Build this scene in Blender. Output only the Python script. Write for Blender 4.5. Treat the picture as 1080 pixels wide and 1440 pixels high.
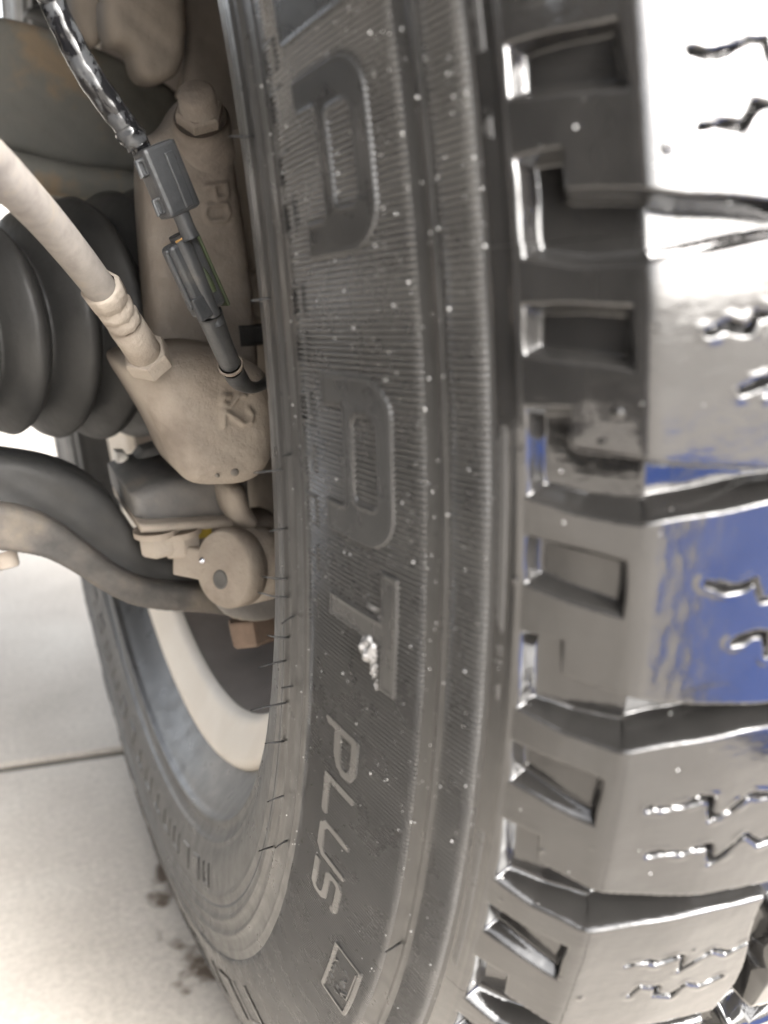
import bpy, math, random
import numpy as np
from mathutils import Vector, Matrix
random.seed(7); rng = np.random.default_rng(7)
for o in list(bpy.data.objects): bpy.data.objects.remove(o)
S = bpy.context.scene
COL = S.collection
R = math.radians
G = 0.366                                   # wheel centre height above the concrete

# ------------------------------------------------------------------ camera, sky, sun, exposure
CAM = np.array([-.21066, -.50940, .05624 + G]); F_PX = 1401.65
MR = np.array([[.91018237, -.41328605, -.02761681], [.15131561, .26969626, .95098239], [.3855796, .86974627, -.30800941]])
cd = bpy.data.cameras.new('camera'); cam = bpy.data.objects.new('camera', cd); COL.objects.link(cam)
cd.sensor_fit = 'VERTICAL'; cd.sensor_height = 36.0; cd.sensor_width = 27.0; cd.lens = F_PX / 1440 * 36
cd.clip_start = .01; cd.clip_end = 500
rot = Matrix((MR[0], MR[1], -MR[2])).transposed()
cam.matrix_world = Matrix.Translation(CAM) @ rot.to_4x4()
cd.dof.use_dof = True; cd.dof.focus_distance = .31; cd.dof.aperture_fstop = 12.0
S.camera = cam
SUN_EL, SUN_AZ = 32, 160                    # azimuth clockwise from +Y
w = bpy.data.worlds.new('World'); S.world = w; w.use_nodes = True
wn = w.node_tree; sky = wn.nodes.new('ShaderNodeTexSky'); sky.sky_type = 'NISHITA'; sky.sun_disc = False
sky.sun_elevation = R(SUN_EL); sky.sun_rotation = R(SUN_AZ); sky.dust_density = 6; sky.air_density = 1.0; sky.ozone_density = 1.0
hsv = wn.nodes.new('ShaderNodeHueSaturation'); hsv.inputs['Saturation'].default_value = .22      # thin even cloud: the sky reads white
wn.links.new(sky.outputs[0], hsv.inputs['Color']); wn.links.new(hsv.outputs[0], wn.nodes['Background'].inputs[0]); wn.nodes['Background'].inputs[1].default_value = .15
sl = bpy.data.lights.new('sun', 'SUN'); sun = bpy.data.objects.new('sun', sl); COL.objects.link(sun)
sl.energy = .5; sl.angle = R(20); sl.color = (1, .96, .9)
sd = Vector((math.sin(R(SUN_AZ)) * math.cos(R(SUN_EL)), math.cos(R(SUN_AZ)) * math.cos(R(SUN_EL)), math.sin(R(SUN_EL))))
sun.rotation_euler = sd.to_track_quat('Z', 'Y').to_euler(); sun.location = (1.5, -1.5, 3)
S.view_settings.view_transform = 'Standard'; S.view_settings.look = 'None'; S.view_settings.gamma = 1
S.view_settings.exposure = 2.65
S.render.engine = 'CYCLES'
S.cycles.max_bounces = 7; S.cycles.diffuse_bounces = 4; S.cycles.glossy_bounces = 4; S.cycles.transmission_bounces = 2; S.cycles.caustics_reflective = False; S.cycles.caustics_refractive = False
S.cycles.use_adaptive_sampling = True; S.cycles.adaptive_threshold = .015

# ------------------------------------------------------------------ helpers
def P(u, v, Y):
    """world point where the line of sight through photo position (u, v) meets the upright plane y = Y"""
    d = np.array([(u - 540) / F_PX, (720 - v) / F_PX, 1.]) @ MR
    return CAM + d * ((Y - CAM[1]) / d[1])

def link(name, me, mat=None, parent=None, loc=(0, 0, 0)):
    o = bpy.data.objects.new(name, me); COL.objects.link(o); o.location = loc
    if mat is not None and me is not None and not me.materials: me.materials.append(mat)
    if parent is not None:
        o.parent = parent
        o.location = Vector(loc) - BASE[parent.name]
        BASE[o.name] = Vector(loc)
    else: BASE[o.name] = Vector(loc)
    return o
BASE = {}
def tag(o, label=None, cat=None, group=None, kind=None):
    for k, v in (('label', label), ('category', cat), ('group', group), ('kind', kind)):
        if v: o[k] = v
    return o
def empty(name, loc, label, cat):
    o = bpy.data.objects.new(name, None); COL.objects.link(o); o.location = loc; o.empty_display_size = .02
    BASE[o.name] = Vector(loc)
    return tag(o, label, cat)

def mesh(verts, faces, smooth=True, name='m'):
    me = bpy.data.meshes.new(name)
    if isinstance(faces, np.ndarray):
        verts = np.asarray(verts, dtype=np.float32); n, k = faces.shape
        me.vertices.add(len(verts)); me.vertices.foreach_set('co', verts.ravel())
        me.loops.add(n * k); me.loops.foreach_set('vertex_index', faces.astype(np.int32).ravel())
        me.polygons.add(n); me.polygons.foreach_set('loop_start', np.arange(0, n * k, k, dtype=np.int32))
        me.polygons.foreach_set('loop_total', np.full(n, k, dtype=np.int32))
        me.update(calc_edges=True)
    else:
        me.from_pydata([tuple(map(float, v)) for v in verts], [], faces)
    me.validate()
    if smooth: me.polygons.foreach_set('use_smooth', [True] * len(me.polygons))
    me.update()
    return me

def grid_faces(nu, nv, close_u=False, keep=None):
    iu = np.arange(nu if close_u else nu - 1); iv = np.arange(nv - 1)
    A, B = np.meshgrid(iu, iv, indexing='ij'); A2 = (A + 1) % nu
    f = np.stack([A * nv + B, A2 * nv + B, A2 * nv + B + 1, A * nv + B + 1], -1).reshape(-1, 4)
    if keep is not None: f = f[keep.reshape(-1)]
    return f
def compact(v, f):
    used = np.unique(f); m = np.full(len(v), -1); m[used] = np.arange(len(used))
    return v[used], m[f]

def catmull(pts, n=8):
    pts = [np.asarray(q, float) for q in pts]; P_ = [2 * pts[0] - pts[1]] + pts + [2 * pts[-1] - pts[-2]]
    out = []
    for i in range(1, len(P_) - 2):
        for t in np.linspace(0, 1, n, endpoint=False):
            a, b, c, d = P_[i - 1], P_[i], P_[i + 1], P_[i + 2]
            out.append(.5 * (2 * b + (c - a) * t + (2 * a - 5 * b + 4 * c - d) * t * t + (3 * b - a - 3 * c + d) * t ** 3))
    out.append(pts[-1]); return np.array(out)

def tube(pts, rad, segs=20, n=8, smooth_path=True, lump=0):
    pts = [np.asarray(q, float) for q in pts]
    if np.isscalar(rad): rad = [rad] * len(pts)
    q = np.array([np.r_[a, b] for a, b in zip(pts, rad)])
    c = catmull(q, n) if smooth_path else q
    C, rr = c[:, :3], c[:, 3]
    T = np.gradient(C, axis=0); T /= np.linalg.norm(T, axis=1)[:, None]
    nrm = np.cross(T[0], [0.3, 1, .2]); nrm /= np.linalg.norm(nrm)
    V = []
    for i in range(len(C)):
        nrm = nrm - T[i] * np.dot(nrm, T[i]); nrm /= np.linalg.norm(nrm); b = np.cross(T[i], nrm)
        a = np.linspace(0, 2 * np.pi, segs, endpoint=False)
        r_ = rr[i] * (1 + lump * (np.sin(a * 2 + i * .9) * .5 + np.sin(a * 3 - i * .55 + 1) * .5))
        V.append(C[i] + r_[:, None] * (np.cos(a)[:, None] * nrm + np.sin(a)[:, None] * b))
    V = np.array(V).transpose(1, 0, 2).reshape(-1, 3)
    L = len(C); f = [tuple(x) for x in grid_faces(segs, L, True)]
    f.append(tuple(k * L for k in range(segs))); f.append(tuple(k * L + L - 1 for k in reversed(range(segs))))
    return mesh(V, f)

def frame(axis):
    a = np.asarray(axis, float); a /= np.linalg.norm(a)
    b = np.cross(a, [0, 0, 1.]) if abs(a[2]) < .9 else np.cross(a, [1., 0, 0]); b /= np.linalg.norm(b)
    return a, b, np.cross(a, b)
def lathe(prof, origin, axis, segs=64, facet=False, rotoff=0):
    """prof: list of (distance along the axis, radius)"""
    a, b, c = frame(axis); th = np.linspace(0, 2 * np.pi, segs, endpoint=False) + rotoff
    V = np.array([[np.asarray(origin) + a * s + r * (np.cos(t) * b + np.sin(t) * c) for s, r in prof] for t in th]).reshape(-1, 3)
    n = len(prof); f = [tuple(x) for x in grid_faces(segs, n, True)]
    if prof[0][1] > 1e-6: f.append(tuple(k * n for k in range(segs)))
    if prof[-1][1] > 1e-6: f.append(tuple(k * n + n - 1 for k in reversed(range(segs))))
    return mesh(V, f, not facet)
def hexnut(origin, axis, r, h, rotoff=0):
    return lathe([(0, r * .96), (h * .1, r), (h * .85, r), (h, r * .88)], origin, axis, 6, True, rotoff)
def bevel(o, wdt, seg=2, ang=35):
    m = o.modifiers.new('bevel', 'BEVEL'); m.width = wdt; m.segments = seg; m.limit_method = 'ANGLE'; m.angle_limit = R(ang)
    return o
def box(c, ex, ey, ez, hx, hy, hz):
    c = np.asarray(c); V = [c + sx * hx * ex + sy * hy * ey + sz * hz * ez for sx in (-1, 1) for sy in (-1, 1) for sz in (-1, 1)]
    return mesh(V, [(0, 1, 3, 2), (4, 6, 7, 5), (0, 4, 5, 1), (2, 3, 7, 6), (0, 2, 6, 4), (1, 5, 7, 3)], False)

def sd_poly(p, poly):
    """signed distance (negative inside) and nearest boundary point"""
    poly = np.asarray(poly, float); d = np.full(len(p), 1e9); near = np.zeros_like(p); ins = np.zeros(len(p), bool)
    for i in range(len(poly)):
        a, b = poly[i], poly[(i + 1) % len(poly)]; e = b - a
        t = np.clip(((p - a) @ e) / (e @ e + 1e-15), 0, 1); q = a + t[:, None] * e
        dd = np.hypot(*(p - q).T); m = dd < d; d[m] = dd[m]; near[m] = q[m]
        c = (a[1] > p[:, 1]) != (b[1] > p[:, 1])
        with np.errstate(divide='ignore', invalid='ignore'):
            xx = (b[0] - a[0]) * (p[:, 1] - a[1]) / (b[1] - a[1]) + a[0]
        ins ^= c & (p[:, 0] < xx)
    return np.where(ins, -d, d), near
def sd_line(p, pts, closed=False):
    d = np.full(len(p), 1e9); pts = np.asarray(pts, float); n = len(pts)
    for i in range(n if closed else n - 1):
        a, b = pts[i], pts[(i + 1) % n]; e = b - a
        t = np.clip(((p - a) @ e) / (e @ e + 1e-15), 0, 1); d = np.minimum(d, np.hypot(*(p - a - t[:, None] * e).T))
    return d
def sd_box(p, x0, x1, y0, y1, r=0):
    c = np.array([(x0 + x1) / 2, (y0 + y1) / 2]); h = np.array([abs(x1 - x0) / 2, abs(y1 - y0) / 2]) - r
    q = np.abs(p - c) - h
    return np.hypot(np.maximum(q[:, 0], 0), np.maximum(q[:, 1], 0)) + np.minimum(np.maximum(q[:, 0], q[:, 1]), 0) - r
def smooth_poly(poly, it=2):
    q = np.asarray(poly, float)
    for _ in range(it):
        n = np.roll(q, -1, 0); q = np.stack([.75 * q + .25 * n, .25 * q + .75 * n], 1).reshape(-1, 2)
    return q
def casting(px, Y, front, back, rho, step=.0016, rounds=2, lump=.0004, extra=None):
    """a cast metal body: outline in the plane y = Y, rounded edges of radius rho, `front` towards -y and `back` deep"""
    w3 = np.array([P(u, v, Y - front) for u, v in px]); poly = smooth_poly(w3[:, [0, 2]], rounds)
    lo, hi = poly.min(0) - step * 2, poly.max(0) + step * 2
    xs = np.arange(lo[0], hi[0], step); zs = np.arange(lo[1], hi[1], step)
    A, B = np.meshgrid(xs, zs, indexing='ij'); p = np.c_[A.ravel(), B.ravel()]
    d, near = sd_poly(p, poly); out = d > 0; pp = np.where(out[:, None], near, p); dep = np.maximum(-d, 0)
    k = 1 - np.clip(dep / rho, 0, 1); h = front - min(rho, front) * (1 - np.sqrt(np.maximum(0, 1 - k * k)))
    h = h + lump * (np.sin(pp[:, 0] * 210 + 1) * np.sin(pp[:, 1] * 170) + .6 * np.sin(pp[:, 0] * 430 + pp[:, 1] * 510))
    if extra is not None: h = h + extra(pp)
    ins = (d < 0).reshape(A.shape)
    keep = ins[:-1, :-1] | ins[1:, :-1] | ins[1:, 1:] | ins[:-1, 1:]
    V = np.c_[pp[:, 0], Y - h, pp[:, 1]]; f = grid_faces(len(xs), len(zs), False, keep); V, f = compact(V, f)
    n = len(V); e = np.concatenate([f[:, [0, 1]], f[:, [1, 2]], f[:, [2, 3]], f[:, [3, 0]]])
    key = np.sort(e, 1); _, idx, cnt = np.unique(key[:, 0] * (n + 1) + key[:, 1], return_index=True, return_counts=True)
    be = e[idx[cnt == 1]]; Vb = V.copy(); Vb[:, 1] = Y + back
    walls = np.c_[be[:, 1], be[:, 0], be[:, 0] + n, be[:, 1] + n]
    return mesh(np.r_[V, Vb], np.r_[f, walls, f[:, ::-1] + n])

# ------------------------------------------------------------------ materials
def mat(name, base, rough=.5, var=None, scale=60., bump=0., bscale=300., metal=0., spec=.5, coat=0., rvar=0., rscale=40., detail=6, bdist=.001, crough=.05):
    m = bpy.data.materials.new(name); m.use_nodes = True; nt = m.node_tree; b = nt.nodes['Principled BSDF']
    b.inputs['Base Color'].default_value = (*base, 1); b.inputs['Roughness'].default_value = rough
    b.inputs['Metallic'].default_value = metal; b.inputs['Specular IOR Level'].default_value = spec
    b.inputs['Coat Weight'].default_value = coat; b.inputs['Coat Roughness'].default_value = crough
    tc = nt.nodes.new('ShaderNodeTexCoord')
    def noise(sc, det=detail, rg=.6):
        n = nt.nodes.new('ShaderNodeTexNoise'); n.inputs['Scale'].default_value = sc; n.inputs['Detail'].default_value = det
        n.inputs['Roughness'].default_value = rg
        nt.links.new(tc.outputs['Object'], n.inputs['Vector']); return n
    if var:
        r = nt.nodes.new('ShaderNodeValToRGB'); n = noise(scale)
        stops = [(.3, base), (.7, var)] if not isinstance(var, list) else var
        while len(r.color_ramp.elements) < len(stops): r.color_ramp.elements.new(.5)
        for e, (p_, c) in zip(r.color_ramp.elements, stops): e.position = p_; e.color = (*c, 1)
        nt.links.new(n.outputs['Fac'], r.inputs[0]); nt.links.new(r.outputs[0], b.inputs['Base Color'])
    if rvar:
        n = noise(rscale, 4); mr = nt.nodes.new('ShaderNodeMapRange'); mr.inputs[1].default_value = .35; mr.inputs[2].default_value = .65
        mr.inputs[3].default_value = max(.02, rough - rvar); mr.inputs[4].default_value = rough + rvar
        nt.links.new(n.outputs['Fac'], mr.inputs[0]); nt.links.new(mr.outputs[0], b.inputs['Roughness'])
    if bump:
        n = noise(bscale, 5); bp = nt.nodes.new('ShaderNodeBump'); bp.inputs['Strength'].default_value = bump; bp.inputs['Distance'].default_value = bdist
        nt.links.new(n.outputs['Fac'], bp.inputs['Height']); nt.links.new(bp.outputs[0], b.inputs['Normal'])
    return m
M = {}
M['side'] = mat('sidewall_rubber', (.040, .0392, .0385), .30, (.053, .0517, .0497), 55, .04, 900, spec=.6, rvar=.09, rscale=90, coat=.8, crough=.14)
M['tread'] = mat('wet_tread_rubber', (.014, .0135, .013), .07, (.022, .021, .020), 70, .22, 210, spec=.45, rvar=.05, rscale=120, coat=.8, bdist=.0008, crough=.03)
M['carcass'] = mat('carcass_rubber', (.038, .0373, .0365), .36, (.050, .0485, .0465), 55, .05, 900, spec=.5, rvar=.09, rscale=90, coat=.15, crough=.3)
M['whisker'] = mat('whisker_rubber', (.012, .012, .012), .5)
M['letter'] = mat('letter_rubber', (.028, .0278, .0276), .30, (.037, .0366, .036), 80, .05, 700, spec=.5, rvar=.08, rscale=120, coat=.25, crough=.14)
M['glintdrop'] = mat('white_glint_drop', (.75, .75, .74), .08, spec=.8)  # white base colour stands in for glints on the water
M['foam'] = mat('wet_blob', (.10, .098, .095), .10, (.22, .215, .21), 500, .6, 900, spec=.9, coat=1.0)
M['rim'] = mat('rim_paint', (.80, .75, .68), .5, (.72, .66, .58), 30)
M['barrel'] = mat('rim_inside', (.30, .26, .235), .7, (.20, .175, .16), 25, .2, 200)
M['disc'] = mat('brake_disc_iron', (.09, .09, .087), .6, (.14, .135, .13), 25, .2, 120)
M['dust'] = mat('dusty_cast_iron', (.38, .33, .28), .85, [(.3, (.23, .195, .165)), (.45, (.35, .305, .26)), (.6, (.40, .355, .305)), (.75, (.46, .41, .35))], 26, .55, 480, spec=.3)
M['dustshade'] = mat('brown_shaded_iron', (.28, .245, .215), .85, [(.3, (.17, .145, .125)), (.48, (.265, .23, .20)), (.62, (.31, .275, .24)), (.75, (.29, .215, .16))], 30, .55, 480, spec=.3)  # darker dusty iron; shade on the upper caliper put into the colour
M['dustdark'] = mat('dusty_dark_iron', (.25, .22, .19), .85, (.34, .295, .25), 40, .5, 350, spec=.3)
M['greysteel'] = mat('grey_dusty_steel', (.17, .165, .155), .7, [(.3, (.13, .13, .13)), (.55, (.19, .18, .17)), (.8, (.32, .27, .21))], 38, .5, 300, spec=.4)
M['arm'] = mat('dusty_arm_paint', (.11, .10, .092), .75, [(.3, (.06, .058, .056)), (.5, (.10, .092, .085)), (.75, (.17, .145, .118))], 60, .5, 350, spec=.35)
M['shadeblack'] = mat('black_shade_paint', (.024, .025, .026), .65, (.05, .048, .045), 40, .3, 200)  # near-black: shade of the arm web and recesses put into the colour
M['rail'] = mat('rusty_frame_paint', (.06, .058, .05), .8, [(.3, (.15, .152, .14)), (.55, (.185, .18, .16)), (.66, (.27, .21, .145)), (.85, (.21, .18, .145))], 24, .6, 260, spec=.3)
M['boot'] = mat('boot_rubber', (.026, .026, .026), .5, (.046, .045, .043), 35, .3, 250, spec=.4, rvar=.12)
M['hose'] = mat('dusty_hose', (.25, .23, .21), .8, [(.3, (.20, .18, .165)), (.55, (.25, .23, .21)), (.8, (.29, .25, .20))], 160, .12, 900, spec=.3)
M['tape'] = mat('glossy_tape', (.008, .008, .009), .10, [(.0, (.008, .008, .009)), (.52, (.009, .009, .010)), (.57, (.05, .052, .055)), (.8, (.065, .066, .07))], 130, .12, 160, spec=.5, rvar=.07, rscale=150)
M['plastic'] = mat('connector_plastic', (.045, .048, .052), .38, [(.3, (.038, .041, .045)), (.6, (.058, .060, .063)), (.8, (.12, .115, .105))], 110, .25, 500, spec=.5)
M['green'] = mat('green_lever', (.055, .075, .032), .5, (.035, .042, .026), 150, .2, 500)
M['amber'] = mat('amber_seal', (.30, .17, .05), .5)
M['rust'] = mat('rusty_nut', (.27, .20, .155), .8, (.19, .14, .11), 110, .5, 500, spec=.3)
M['paint'] = mat('dark_body_paint', (.02, .021, .023), .3, coat=.6)
M['liner'] = mat('arch_liner_plastic', (.012, .012, .013), .6, (.02, .02, .02), 12)
M['mat'] = mat('blue_mat_cloth', (.030, .125, .56), .95, (.036, .14, .60), 8, spec=.03)
M['joint'] = mat('joint_dirt', (.13, .115, .095), .95, (.20, .18, .15), 40)

def concrete():
    m = mat('concrete', (.53, .485, .43), .85, [(.3, (.45, .41, .36)), (.5, (.53, .485, .43)), (.72, (.60, .56, .50))], 7, .35, 260, spec=.3, detail=10, bdist=.002)
    nt = m.node_tree; b = nt.nodes['Principled BSDF']; ramp = [n for n in nt.nodes if n.type == 'VALTORGB'][0]
    geo = nt.nodes.new('ShaderNodeNewGeometry')
    # fine speckle
    sp = nt.nodes.new('ShaderNodeTexNoise'); sp.inputs['Scale'].default_value = 220; sp.inputs['Detail'].default_value = 3
    nt.links.new(geo.outputs['Position'], sp.inputs['Vector'])
    spr = nt.nodes.new('ShaderNodeMapRange'); spr.inputs[1].default_value = .3; spr.inputs[2].default_value = .7; spr.inputs[3].default_value = .88; spr.inputs[4].default_value = 1.07
    nt.links.new(sp.outputs['Fac'], spr.inputs[0])
    mul = nt.nodes.new('ShaderNodeMix'); mul.data_type = 'RGBA'; mul.blend_type = 'MULTIPLY'; mul.inputs[0].default_value = 1
    nt.links.new(ramp.outputs[0], mul.inputs[6]); nt.links.new(spr.outputs[0], mul.inputs[7])
    # wet stains where water ran off the tyre (shape: blotches hugging the contact line)
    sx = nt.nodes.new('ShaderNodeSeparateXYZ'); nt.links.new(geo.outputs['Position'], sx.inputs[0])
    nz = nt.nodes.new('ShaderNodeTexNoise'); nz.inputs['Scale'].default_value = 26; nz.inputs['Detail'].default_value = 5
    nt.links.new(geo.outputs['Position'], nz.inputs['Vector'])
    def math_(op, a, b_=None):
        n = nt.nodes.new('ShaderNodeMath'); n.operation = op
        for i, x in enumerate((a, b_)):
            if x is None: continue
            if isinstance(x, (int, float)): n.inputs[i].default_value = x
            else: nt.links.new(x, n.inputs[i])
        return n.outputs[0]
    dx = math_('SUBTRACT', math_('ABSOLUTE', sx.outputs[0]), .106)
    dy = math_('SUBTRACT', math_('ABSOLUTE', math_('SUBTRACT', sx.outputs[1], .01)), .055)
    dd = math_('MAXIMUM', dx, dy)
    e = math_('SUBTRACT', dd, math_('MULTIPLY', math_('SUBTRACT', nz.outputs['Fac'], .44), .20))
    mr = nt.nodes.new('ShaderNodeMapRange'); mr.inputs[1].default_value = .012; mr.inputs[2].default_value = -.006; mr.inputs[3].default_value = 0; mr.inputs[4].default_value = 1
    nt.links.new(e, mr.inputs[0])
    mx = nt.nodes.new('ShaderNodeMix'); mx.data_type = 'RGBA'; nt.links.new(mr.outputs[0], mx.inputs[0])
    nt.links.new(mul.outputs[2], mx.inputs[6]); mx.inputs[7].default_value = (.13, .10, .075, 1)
    nt.links.new(mx.outputs[2], b.inputs['Base Color'])
    return m
M['concrete'] = concrete()

# ------------------------------------------------------------------ ground: concrete slabs with open joints
g = link('ground', mesh([(-150, -150, -.03), (150, -150, -.03), (150, 150, -.03), (-150, 150, -.03)], [(0, 1, 2, 3)], False), M['joint'])
g.data.materials.clear(); g.data.materials.append(M['concrete']); tag(g, kind='structure')
ja = R(-11.0); ex = np.array([math.cos(ja), math.sin(ja), 0]); ey = np.array([-math.sin(ja), math.cos(ja), 0])
j0 = np.array([-.16, .228, 0]); SL = 1.5
hs = SL / 2 - .005
def slab_mesh(hx):
    c, t = .0025, .05
    V = [(-hx, -hx, -.05), (hx, -hx, -.05), (hx, hx, -.05), (-hx, hx, -.05), (-hx, -hx, -c), (hx, -hx, -c), (hx, hx, -c), (-hx, hx, -c),
         (-hx + c, -hx + c, 0), (hx - c, -hx + c, 0), (hx - c, hx - c, 0), (-hx + c, hx - c, 0)]
    return mesh(V, [(0, 1, 5, 4), (1, 2, 6, 5), (2, 3, 7, 6), (3, 0, 4, 7), (4, 5, 9, 8), (5, 6, 10, 9), (6, 7, 11, 10), (7, 4, 8, 11), (8, 9, 10, 11)], False)
sm = slab_mesh(hs); sm.materials.append(M['concrete'])
link('joint_filler', mesh([(-10, -10, -.0035), (10, -10, -.0035), (10, 10, -.0035), (-10, 10, -.0035)], [(0, 1, 2, 3)], False), M['joint'], g)
for i in range(-7, 7):
    for j in range(-7, 7):
        c = j0 + ex * (i + .62) * SL + ey * (j + .5) * SL
        o = link('concrete_slab', sm, None, g, tuple(c)); o.rotation_euler.z = ja

# ------------------------------------------------------------------ tyre
PR = np.array([(0, .393), (-.05, .391), (-.083, .387), (-.105, .381), (-.114, .370), (-.122, .358), (-.126, .345), (-.132, .326),
               (-.1365, .308), (-.138, .287), (-.134, .262), (-.124, .245), (-.113, .236), (-.106, .2285)])
V0 = np.r_[0, np.cumsum(np.hypot(*np.diff(PR, axis=0).T))]; V0 -= V0[3]
vf = np.arange(V0[0], V0[-1] + 1e-9, .00025)
xf, rf = np.interp(vf, V0, PR[:, 0]), np.interp(vf, V0, PR[:, 1])
def gsm(a, s):
    k = np.arange(-60, 61); wk = np.exp(-.5 * (k / s) ** 2); wk /= wk.sum()
    pad = np.r_[2 * a[0] - a[60:0:-1], a, 2 * a[-1] - a[-2:-62:-1]]
    return np.convolve(pad, wk, 'valid')
edge_w = np.exp(-((vf) / .012) ** 2)
xs_, rs_ = gsm(xf, 20), gsm(rf, 20); xs2, rs2 = gsm(xf, 6), gsm(rf, 6)
xf = xs_ * (1 - edge_w) + xs2 * edge_w; rf = rs_ * (1 - edge_w) + rs2 * edge_w
tx, tr = np.gradient(xf), np.gradient(rf); L_ = np.hypot(tx, tr); nxf, nrf = tr / L_, -tx / L_
def surf(th, v, h, side=1):
    """point on the tyre: angle th (rad, 0 = facing the photographer, up positive), v metres from tread edge towards the bead, h proud"""
    x = np.interp(v, vf, xf) + np.interp(v, vf, nxf) * h; r = np.interp(v, vf, rf) + np.interp(v, vf, nrf) * h
    return np.stack(np.broadcast_arrays(x * side + 0 * np.asarray(th), -r * np.cos(th), r * np.sin(th)), -1)

wheel = empty('wheel', (0, 0, 0), 'black off-road wheel with glossy wet tread blocks and white rim', 'wheel')
# carcass
ridge = lambda v, c, s, a: a * np.exp(-((v - c) / s) ** 2)
def hcar(v):
    h = np.where(v < .0252, -.0098, 0.)
    h = h + ridge(v, .0404, .0006, .0007) - ridge(v, .043, .0018, .0004) + ridge(v, .098, .0011, .0012) + ridge(v, .104, .0014, .0011) + ridge(v, .0915, .0006, .0004) \
        + ridge(v, .144, .002, .0018) + ridge(v, .135, .0012, .0008) + ridge(v, .113, .0012, .0006)
    return h
vrow = np.unique(np.r_[np.linspace(vf[0], .0250, 16), np.arange(.0256, .048, .0006), np.arange(.048, .088, .004), np.arange(.088, .109, .0005), np.arange(.109, .152, .001), np.linspace(.152, vf[-1], 8)])
def carcass():
    n = 720; th = np.linspace(0, 2 * np.pi, n, endpoint=False)
    hv = hcar(vrow)
    left = surf(th[:, None], vrow[None], hv[None]); right = surf(th[:, None], vrow[None, ::-1], hv[None, ::-1], -1)
    # left goes crown->bead ; assemble right bead -> crown -> left bead
    V = np.concatenate([right[:, :-1], left], 1)
    return mesh(V.reshape(-1, 3), grid_faces(n, V.shape[1], True))
tyre = link('tyre', carcass(), M['carcass'], wheel, (0, 0, G))
tag(tyre, 'ribbed black rubber tyre with moulded letters')

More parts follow.
